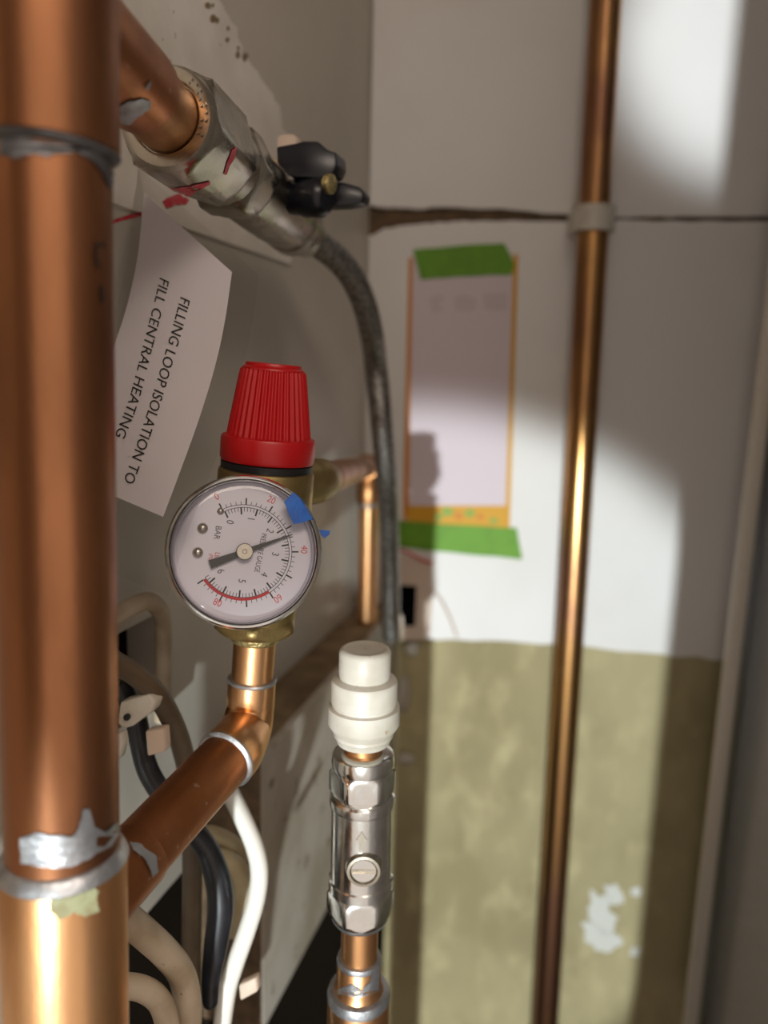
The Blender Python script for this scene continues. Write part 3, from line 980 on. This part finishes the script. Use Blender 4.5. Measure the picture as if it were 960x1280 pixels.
# ------------------------------------------------------------------ discharge pipe from the relief valve to the far corner
dp = thing('discharge_pipe', C(458, 870, 0.575), 'thin copper discharge pipe from the relief valve going down in the far corner', 'pipe')
q0 = A0 + AU * ax_t(606)
d0, d1 = C(392, 602, 0.300), C(461, 583, 0.562)
ddir = (d1 - d0).normalized()
st = q0 + (d0 - q0).normalized() * 0.016
link('outlet_socket', tube([q0 + (d0 - q0).normalized() * 0.0150, d0 + ddir * 0.004, d0 + ddir * 0.020], [0.0088, 0.0090, 0.0088], 28, 8), 'brass', dp, label='brass outlet socket')
link('horizontal_pipe', tube([d0 + ddir * 0.006, d1 - ddir * 0.018], 0.0075, 28, smooth=False), 'copper_dull', dp)
v0 = C(461, 607, 0.566)
vd = (C(458, 800, 0.598) - v0).normalized()
link('elbow', tube([d1 - ddir * 0.022, d1 - ddir * 0.008, d1 * 0.6 + (v0 - vd * 0.0) * 0.4 + ddir * 0.003, v0 + vd * 0.004, v0 + vd * 0.012], 0.0088, 28, 8), 'copper_dull', dp)
link('vertical_pipe', tube([v0 + vd * 0.004, v0 + vd * ((v0.z - LEDGE_Z + 0.004) / -vd.z)], 0.0074, 28, smooth=False), 'copper_bright', dp)
link('solder_ring', lathe(v0 + vd * 0.0125, vd, [(0, 0.0074), (0, 0.0089), (0.002, 0.0086), (0.003, 0.0074)], 28), 'solder', dp)

# ------------------------------------------------------------------ isolating valve on its pipe, white stop end on top
i0, i1 = C(456.5, 810, 0.283), C(447.5, 1280, 0.312)
IU = (i1 - i0).normalized()
IL = (i1 - i0).length
# picture height -> distance along this axis
def iv(y):
    lo, hi = -0.2, 1.5
    for _ in range(40):
        m = (lo + hi) / 2
        q = CAM_ROT.transposed() @ (i0 + IU * IL * m - CAM_POS)
        if 640 - q.y / -q.z * F < y: lo = m
        else: hi = m
    return lo * IL


def ipx(w, y):
    q = CAM_ROT.transposed() @ (i0 + IU * iv(y) - CAM_POS)
    return w * -q.z / F


IP = lambda lst: [(iv(y), ipx(w, y)) for y, w in lst]
se = thing('stop_end', i0 + IU * iv(928), 'stepped white plastic stop end capping the top of the isolating valve', 'fitting')
link('body', lathe(i0, IU, IP([(845, 30), (849, 40), (852, 41.5), (876, 41.5), (877, 39.8), (880, 40.2), (881.5, 44.5), (902, 45), (906, 42.5), (914, 37), (917, 37.5), (920, 35), (926, 33), (928, 25.5)]), 56), 'white_plastic', se)
link('cap', lathe(i0, IU, IP([(811, 2), (811.5, 14), (812, 22), (810, 27), (811, 30), (815, 32.5), (842, 32.5), (846, 31.5), (848, 30)]), 56), 'white_plastic', se, label='round cap of the stop end')
isv = thing('isolating_valve', i0 + IU * iv(1150), 'chrome isolating valve with a slotted screw on a copper pipe', 'valve')
link('upper_nut', hexnut(i0, IU, iv(955), iv(993), ipx(42, 970), 0.0012, 0.18), 'chrome', isv)
link('nut_collar', lathe(i0, IU, IP([(937, 25), (937.5, 33), (941, 38), (950, 39.5), (957, 38)]), 48), 'chrome', isv)
vb = link('body', lathe(i0, IU, IP([(990, 30), (991.5, 38), (994, 40.6), (1001, 41), (1004, 40.2), (1005, 38.2), (1086, 38.2), (1094, 38.4), (1095.5, 40.2), (1106, 40.4), (1108, 37)]), 56), 'chrome', isv, smooth=25)
link('lower_nut', hexnut(i0, IU, iv(1106), iv(1142), ipx(42, 1125), 0.0012, 0.18), 'chrome', isv)
link('nut_collar', lathe(i0, IU, IP([(1138, 36), (1144, 35.5), (1147, 33), (1149, 26)]), 48), 'solder', isv)
link('tail_pipe', lathe(i0, IU, IP([(926, 24.6), (946, 24.4)]), 36), 'copper_bright', isv, label='short copper tail under the stop end')
tocam = (CAM_POS - (i0 + IU * iv(1063))).normalized()
tocam = (tocam - IU * tocam.dot(IU)).normalized()
sidev = IU.cross(tocam).normalized()
sc = C(459, 1063, 0.288)
sc = i0 + IU * iv(1063) + tocam * 0.0095 - sidev * 0.0 + (CAM_ROT @ Vector((1, 0, 0))) * 0.0010
so = link('screw_boss', lathe(sc, tocam, [(0, 0.0072), (0.0030, 0.0066), (0.0036, 0.0062), (0.0037, 0.0052), (0.0028, 0.0047), (0.0026, 0.001)], 40), 'nickel', vb)
right = sidev if sidev.dot(CAM_ROT @ Vector((1, 0, 0))) > 0 else -sidev
upv = -IU
for sgn in (1, -1):
    arc = [(math.cos(a) * 0.0045, math.sin(a) * 0.0045) for a in [R(12 + 156 * k / 10) for k in range(11)]]
    pts = [sc + tocam * 0.0022 + right * x + upv * (y * sgn + 0.00035 * sgn * 0) for x, y in arc]
    link('screw_half', prism(pts, tocam * 0.0010), 'chrome', vb)
ar = i0 + IU * iv(1029) + tocam * 0.0113
link('flow_arrow', prism([ar + right * x * MM + upv * y * MM for x, y in ((0, 4.2), (2.0, 0.6), (1.0, 0.6), (1.0, -3.4), (-1.0, -3.4), (-1.0, 0.6), (-2.0, 0.6))], tocam * 0.0008), 'nickel', vb, label='raised flow arrow')
lp = thing('supply_pipe', i0 + IU * ((i0.z - FLOOR_Z) / -IU.z), 'copper supply pipe with stepped reducing sleeves below the isolating valve', 'pipe')
link('pipe', lathe(i0, IU, IP([(1136, 23), (1215, 23)]), 40), 'copper_bright', lp)
link('narrow_sleeve', lathe(i0, IU, IP([(1196, 23.4), (1196, 26), (1198, 27.5), (1228, 28), (1240, 34)]), 40), 'copper_bright', lp)
link('wide_sleeve', lathe(i0, IU, IP([(1236, 30), (1238, 36.5), (1242, 38.5), (1262, 38.5), (1300, 39)]) + [((i0.z - FLOOR_Z) / -IU.z, 0.0125)], 40), 'copper_bright', lp)
link('solder_ring', lathe(i0, IU, IP([(1194, 23), (1195, 27), (1199, 28.3), (1201, 27.5)]), 40), 'solder', lp)
link('solder_ring', lathe(i0, IU, IP([(1234, 33), (1235, 37.5), (1241, 39.3), (1246, 38.8)]), 40), 'solder', lp, label='wide silver solder ring')
bs = bvh_of([c for c in lp.children if c.name.startswith('narrow')])
link('solder_smear', decal(bs, [(424, 1236), (440, 1230), (452, 1238), (462, 1226), (468, 1206), (474, 1206), (474, 1238), (450, 1246), (424, 1242)], 0.0003, 2, 1.0), 'solder', lp)

# ------------------------------------------------------------------ upper branch and filling valve
f0, f1 = C(207, 146, 0.245), C(373, 287, 0.385)
FU = (f1 - f0).normalized()
FL = (f1 - f0).length
ub = thing('upper_branch_pipe', C(60, 0, 0.175), 'short brown copper branch from the top of the riser into the filling valve', 'pipe')
u0 = C(62, -2, 0.176)
ud = (f0 - u0).normalized()
link('pipe', tube([f0 - ud * 0.05, f0 - ud * 0.006, f0 + FU * 0.012], 0.0110, 40, 10), 'copper_dull', ub)
sk_end = C(172, 112, 0.226)
se_ = (sk_end - u0).dot(ud)
link('tee_socket', lathe(u0, ud, [(0.008, 0.0124), (se_ - 0.004, 0.0124), (se_ - 0.0005, 0.0121), (se_, 0.0112)], 48), 'copper_brown', ub)
bu = bvh_of([ub.children[1], ub.children[0]])
link('solder_smear', decal(bu, [(146, 132), (160, 126), (176, 122), (188, 126), (186, 136), (172, 146), (160, 156), (150, 152)], 0.0004, 3, 1.0), 'solder', ub, label='grey solder smear')
link('solder_smear', decal(bu, [(181, 108), (188, 98), (187, 108), (183, 113)], 0.0004, 2, 0.5), 'solder', ub)

fv = thing('filling_valve', f0 + FU * FL * 0.5, 'nickel filling loop valve lying along the wall with a black lever', 'valve')
link('compression_nut', hexnut(f0, FU, 0.0012, 0.038, 0.0188, 0.0016, 0.3), 'nickel', fv)
link('nut_face', lathe(f0, FU, [(0.0016, 0.0114), (-0.0004, 0.0116), (-0.0006, 0.0122), (-0.0002, 0.0152), (0.0016, 0.0164), (0.003, 0.0166)], 56, cap=False), 'nickel', fv, label='flat ring face of the nut')
# raised foundry marks on the nut's face
xf, yf, zf = frame(FU)
cr = CAM_ROT @ Vector((1, 0, 0)); cu_ = CAM_ROT @ Vector((0, 1, 0))
fr_ = (cr - FU * cr.dot(FU)).normalized(); fu_ = fr_.cross(FU).normalized()
if fu_.dot(cu_) < 0: fu_ = -fu_
bm = bmesh.new()
for k in range(9):
    a = R(48 - k * 9.5)
    for rr, ln in ((0.0127, 0.0009), (0.0141, 0.0008)):
        if (k + int(rr * 10000)) % 4 == 0: continue
        c = f0 - FU * 0.0007 + (fr_ * math.cos(a) + fu_ * math.sin(a)) * rr
        t_ = (-fr_ * math.sin(a) + fu_ * math.cos(a)); r_ = (fr_ * math.cos(a) + fu_ * math.sin(a))
        prism([c - t_ * 0.0005 - r_ * ln / 2, c + t_ * 0.0003 - r_ * ln / 2, c + t_ * 0.0005 + r_ * ln / 2, c - t_ * 0.0002 + r_ * ln / 2], -FU * 0.0004, bm)
link('cast_marks', bm, 'nickel', fv, smooth=0, label='raised cast marks on the nut face')
link('neck', lathe(f0, FU, [(0.036, 0.012), (0.037, 0.0150), (0.046, 0.0150), (0.047, 0.0138)], 48), 'nickel', fv)
link('body_hexagon', hexnut(f0, FU, 0.0465, 0.064, 0.0178, 0.0014, 0.1), 'nickel', fv)
link('body', lathe(f0, FU, [(0.063, 0.0140), (0.070, 0.0148), (0.085, 0.0150), (0.105, 0.0148), (0.118, 0.0142), (0.126, 0.0136), (0.127, 0.0145), (0.136, 0.0146), (0.138, 0.0138), (0.139, 0.0120)], 48), 'nickel', fv)
link('outlet_tail', lathe(f0, FU, [(0.1385, 0.0115), (0.143, 0.0118), (0.146, 0.0110), (0.147, 0.0090)], 48), 'nickel', fv)
# spindle, lever
sp0 = f0 + FU * 0.098
sp1 = C(392, 240, 0.330)
sd = (sp1 - sp0).normalized()
link('spindle', lathe(sp0, sd, [(0.010, 0.0066), (0.020, 0.0064), (0.021, 0.0046), ((sp1 - sp0).length - 0.004, 0.0044)], 32), 'brass_rough', fv, label='brass spindle')
lug = [C(345, 186, 0.305), C(346, 172, 0.305), C(351, 168, 0.305), C(366, 167, 0.305), C(371, 172, 0.305), C(371, 186, 0.305)]
wy = Vector((0, 1, 0))
link('stop_lug', prism([C(x, y, 0.338) for x, y in ((345, 208), (346, 172), (351, 168), (366, 167), (371, 172), (371, 208))], wy * 0.006, bevel=0.0008), 'clip_pink', fv, label='pale stop lug')
link('stop_neck', prism([C(x, y, 0.340) for x, y in ((333, 196), (346, 200), (348, 228), (338, 232), (332, 224))], wy * 0.008, bevel=0.0008), 'brass_rough', fv, label='yellow brass neck')
h0, h1 = C(343, 247, 0.334), C(410, 247, 0.320)
hd = (h1 - h0).normalized()
hl = (h1 - h0).length
lever = link('lever_hub', lathe(h0, hd, [(0, 0.0060), (0.0006, 0.0068), (hl * 0.55, 0.0075), (hl * 0.62, 0.0082), (hl * 0.86, 0.0082), (hl * 0.97, 0.0064), (hl, 0.0054)], 20), 'black_plastic', fv, smooth=30, label='black lever hub')
link('lever_wing', prism([C(x, y, 0.318) for x, y in ((345, 183), (372, 178), (378, 176), (397, 176), (408, 187), (420, 190), (421, 206), (416, 217), (404, 222), (362, 221), (346, 204))], wy * 0.013, bevel=0.0009), 'black_plastic', lever, smooth=30)
link('lever_wing', prism([C(x, y, 0.328) for x, y in ((404, 240), (412, 233), (424, 226), (449, 233), (456, 241), (454, 250), (450, 254), (430, 257), (404, 258))], wy * 0.010, bevel=0.0012), 'black_plastic', lever, smooth=30)
link('lever_screw', lathe(C(409, 230, 0.3185), hd, [(0, 0.004), (0.0022, 0.004), (0.003, 0.003), (0.003, 0.001)], 20), 'brass_rough', lever, label='brass retaining nut')
bf = bvh_of([c for c in fv.children if c.name.startswith(('compression_nut', 'body', 'neck'))])
link('red_mark', decal(bf, [(290, 186), (295, 184), (293, 197), (287, 206), (283, 217), (279, 218), (283, 203)], 0.0003, 2), 'red_mark', fv, label='red marker stroke')
link('red_mark', decal(bf, [(214, 236), (228, 233), (240, 231), (262, 226), (262, 230), (246, 238), (236, 246), (232, 256), (222, 252)], 0.0003, 2), 'red_mark', fv, label='red marker arrow')
bl_ = bvh_of([wall_left] + [c for c in wall_left.children if c.name.startswith('plaster')])
link('red_mark', decal(bl_, [(128, 279), (150, 272), (176, 264), (176, 270), (152, 276), (128, 284)], 0.0003, 2), 'red_mark', wall_left, label='red marker line on the wall')
link('red_mark', decal(bl_, [(202, 252), (210, 246), (224, 243), (236, 250), (230, 256), (216, 257), (208, 262)], 0.0003, 2, 1.5), 'red_mark', wall_left, label='red marker blot on the wall')

# braided filling hose
hs = thing('filling_hose', C(489, 797, 0.586), 'grey braided hose bending down from the filling valve into the corner', 'hose')
hp0 = f0 + FU * 0.1465
hose_pts = [hp0, hp0 + FU * 0.006, C(424, 326, 0.414), C(449, 364, 0.432), C(463, 410, 0.452), C(470, 460, 0.478), C(476, 520, 0.484), C(482, 580, 0.500), C(486, 640, 0.528), C(488, 720, 0.562), C(489, 797, 0.586)]
link('braid', tube(hose_pts, 0.0071, 24, 8), 'steel_braid', hs)
link('ferrule', lathe(hp0, FU, [(0.0006, 0.0080), (0.0006, 0.0096), (0.004, 0.0106), (0.012, 0.0104), (0.016, 0.0090), (0.016, 0.0074)], 36), 'nickel', hs, label='nickel hose ferrule')

# ------------------------------------------------------------------ laminated label tag
tagt = thing('label_tag', on_left(180, 640, 0.012), 'white laminated paper label with black capitals hanging behind the riser', 'label')
LE = [(184, 228), (180, 241), (172, 320), (157, 388), (136, 450), (112, 520), (88, 597)]
LE = LE[1:]
RE = [(290, 340), (281, 402), (268, 461), (247, 529), (223, 595), (204, 646)]


def spline(P, u):
    V = [Vector((x, y, 0)) for x, y in P]
    c = catmull(V, 10)
    f = u * (len(c) - 1)
    i = min(int(f), len(c) - 2)
    return c[i].lerp(c[i + 1], f - i)


def sheet_pt(u, v, lift):
    a, b = spline(LE, min(max(u, 0), 1)), spline(RE, min(max(u, 0), 1))
    q = a.lerp(b, v)
    if u < 0 or u > 1:
        e = (spline(LE, 0) - spline(LE, .05)) if u < 0 else (spline(LE, 1) - spline(LE, .95))
        q = q + e * 20 * (-u if u < 0 else u - 1)
    off = 0.006 + 0.046 * v + 0.006 * math.sin(math.pi * min(max(u, 0), 1)) + lift
    return on_left(q.x, q.y, off)


def sheet(u0, u1, v0, v1, lift, nu=30, nv=10, th=0.0):
    bm = bmesh.new()
    g = [[bm.verts.new(sheet_pt(u0 + (u1 - u0) * i / nu, v0 + (v1 - v0) * j / nv, lift)) for j in range(nv + 1)] for i in range(nu + 1)]
    for i in range(nu):
        for j in range(nv):
            bm.faces.new((g[i][j], g[i + 1][j], g[i + 1][j + 1], g[i][j + 1]))
    if th: bmesh.ops.solidify(bm, geom=bm.faces[:], thickness=th)
    return bm


sh = link('paper', sheet(0, 1, 0, 1, 0, th=0.0002), 'paper', tagt, smooth=60)
link('film', sheet(-0.06, 1.22, -0.1, 1.28, -0.0006), 'film', tagt, smooth=60, label='clear laminate film reaching past the paper')
bs_ = bvh_of([sh])


def path_text(bm, s, path, h, upv_):
    V = [Vector((x, y, 0)) for x, y in path]
    c = catmull(V, 12)
    acc = [0]
    for a, b in zip(c, c[1:]): acc.append(acc[-1] + (b - a).length)

    def at(t):
        t *= acc[-1]
        for i in range(len(acc) - 1):
            if acc[i + 1] >= t: break
        return c[i].lerp(c[i + 1], (t - acc[i]) / max(1e-6, acc[i + 1] - acc[i]))

    def fn(u, v, tx, ty):
        q = at(min(max(u + 0.5, 0), 1)) + Vector((upv_[0], upv_[1], 0)) * (v * h)
        r = onto(bs_, q.x, q.y, 0.00025)
        return r if r is not None else onto(bs_, q.x + 4, q.y, 0.00025) or C(q.x, q.y, 0.29)
    put_text(bm, s, fn)


bm = bmesh.new()
path_text(bm, 'FILLING LOOP ISOLATION TO', [(232, 374), (222, 412), (211, 450), (190, 520), (176, 562), (161, 604)], 14.0, (0.87, 0.40))
path_text(bm, 'FILL CENTRAL HEATING', [(206, 350), (199, 380), (186, 430), (168, 500), (150, 547)], 13.5, (0.87, 0.40))
link('lettering', bm, 'print_black', sh, smooth=0, label='black capital lettering')

# ------------------------------------------------------------------ cables at the lower left
def cable(name, pts, r, m, label, cat='cable', flat=1.0, **kw):
    P = [C(*q) for q in pts]
    o = link('sheath', tube(P, r, 18, 8, flat=flat, **kw), m, None, loc=P[-1])
    o.name = name
    tag(o, label, cat, 'cables behind the copper branch pipe')
    return o


cable('power_cable', [(110, 790, 0.272), (140, 773, 0.286), (165, 758, 0.300), (187, 752, 0.310), (202, 768, 0.325), (204, 800, 0.334), (203, 860, 0.340), (203, 900, 0.344)], 0.0037, 'cable_beige', 'pale beige cable hooping into the wall hole near the riser')
cable('power_cable', [(110, 800, 0.262), (140, 826, 0.272), (168, 842, 0.281), (196, 868, 0.291), (216, 903, 0.301), (229, 940, 0.310), (237, 985, 0.317), (240, 1060, 0.319), (240, 1130, 0.321), (239, 1200, 0.323), (239, 1300, 0.327), (239, 1400, 0.33)], 0.0041, 'cable_brown', 'greyish brown cable arching down behind the copper branch pipe')
cable('power_cable', [(150, 850, 0.290), (168, 890, 0.296), (176, 930, 0.300), (186, 965, 0.300), (208, 1000, 0.301), (236, 1032, 0.303), (258, 1060, 0.305), (272, 1098, 0.305), (276, 1135, 0.305), (270, 1180, 0.305), (264, 1225, 0.306), (263, 1252, 0.307)], [0.0042, 0.0042, 0.0042, 0.0042, 0.0042, 0.0042, 0.0045, 0.0052, 0.0052, 0.0048, 0.0036, 0.0030], 'cable_black', 'thick blue-black cable hanging behind the copper branch with a blunt end', round_end=True)
cable('power_cable', [(262, 950, 0.325), (284, 985, 0.325), (302, 1020, 0.323), (318, 1058, 0.321), (324, 1090, 0.320), (320, 1125, 0.320), (308, 1165, 0.320), (294, 1205, 0.321), (284, 1240, 0.322), (276, 1300, 0.325), (272, 1380, 0.33)], 0.0038, 'cable_white', 'bright white cable bowing out beside the boxing')
cable('power_cable', [(120, 1110, 0.252), (150, 1140, 0.258), (180, 1166, 0.266), (206, 1190, 0.274), (226, 1216, 0.281), (234, 1250, 0.285), (234, 1300, 0.288), (232, 1400, 0.295)], 0.0066, 'cable_beige', 'thick beige cable bending down below the copper branch', flat=0.75)
cable('power_cable', [(120, 1235, 0.262), (150, 1232, 0.264), (178, 1236, 0.267), (198, 1250, 0.270), (208, 1275, 0.273), (211, 1310, 0.276), (212, 1400, 0.282)], 0.0042, 'cable_beige', 'lower beige cable with brown specks near the riser foot')
cable('power_cable', [(236, 1048, 0.338), (258, 1042, 0.340), (276, 1046, 0.343), (292, 1056, 0.346), (302, 1072, 0.351)], 0.0036, 'cable_cream', 'cream cable loop, upper of the two behind the black cable')
cable('power_cable', [(250, 1078, 0.335), (270, 1074, 0.338), (288, 1080, 0.341), (301, 1096, 0.343), (304, 1120, 0.344), (298, 1142, 0.345), (292, 1165, 0.346)], 0.0050, 'cable_cream', 'cream cable loop, lower of the two behind the black cable')
# clips
def clip(pl, d, th, m, label, bev=0.0008):
    P = [C(x, y, d) for x, y in pl]
    o = link('cable_clip', prism(P, Vector((0, 1, 0)) * th, bevel=bev), m, None, loc=P[0])
    return tag(o, label, 'clip', 'cable clips on the left wall')


c1 = clip([(150, 878), (164, 874), (186, 868), (194, 878), (190, 890), (166, 908), (154, 912), (146, 904)], 0.283, 0.006, 'white_plastic', 'white cable clip with a nail hole beside the riser')
link('nail_hole', lathe(C(158, 897, 0.2815), CAM_ROT @ Vector((0, 0, -1)), [(0, 0.0012), (0.0015, 0.0012)], 14), 'black_rubber', c1, label='dark nail hole')
clip([(181, 914), (204, 911), (206, 940), (184, 946)], 0.291, 0.005, 'clip_pink', 'square beige cable clip on the black cable')
clip([(144, 918), (152, 916), (154, 930), (149, 950), (143, 948)], 0.280, 0.004, 'white_plastic', 'small white clip below the nailed one')
clip([(298, 1232), (320, 1222), (322, 1240), (300, 1252)], 0.318, 0.004, 'clip_pink', 'pale cable clip low on the grey boxing')
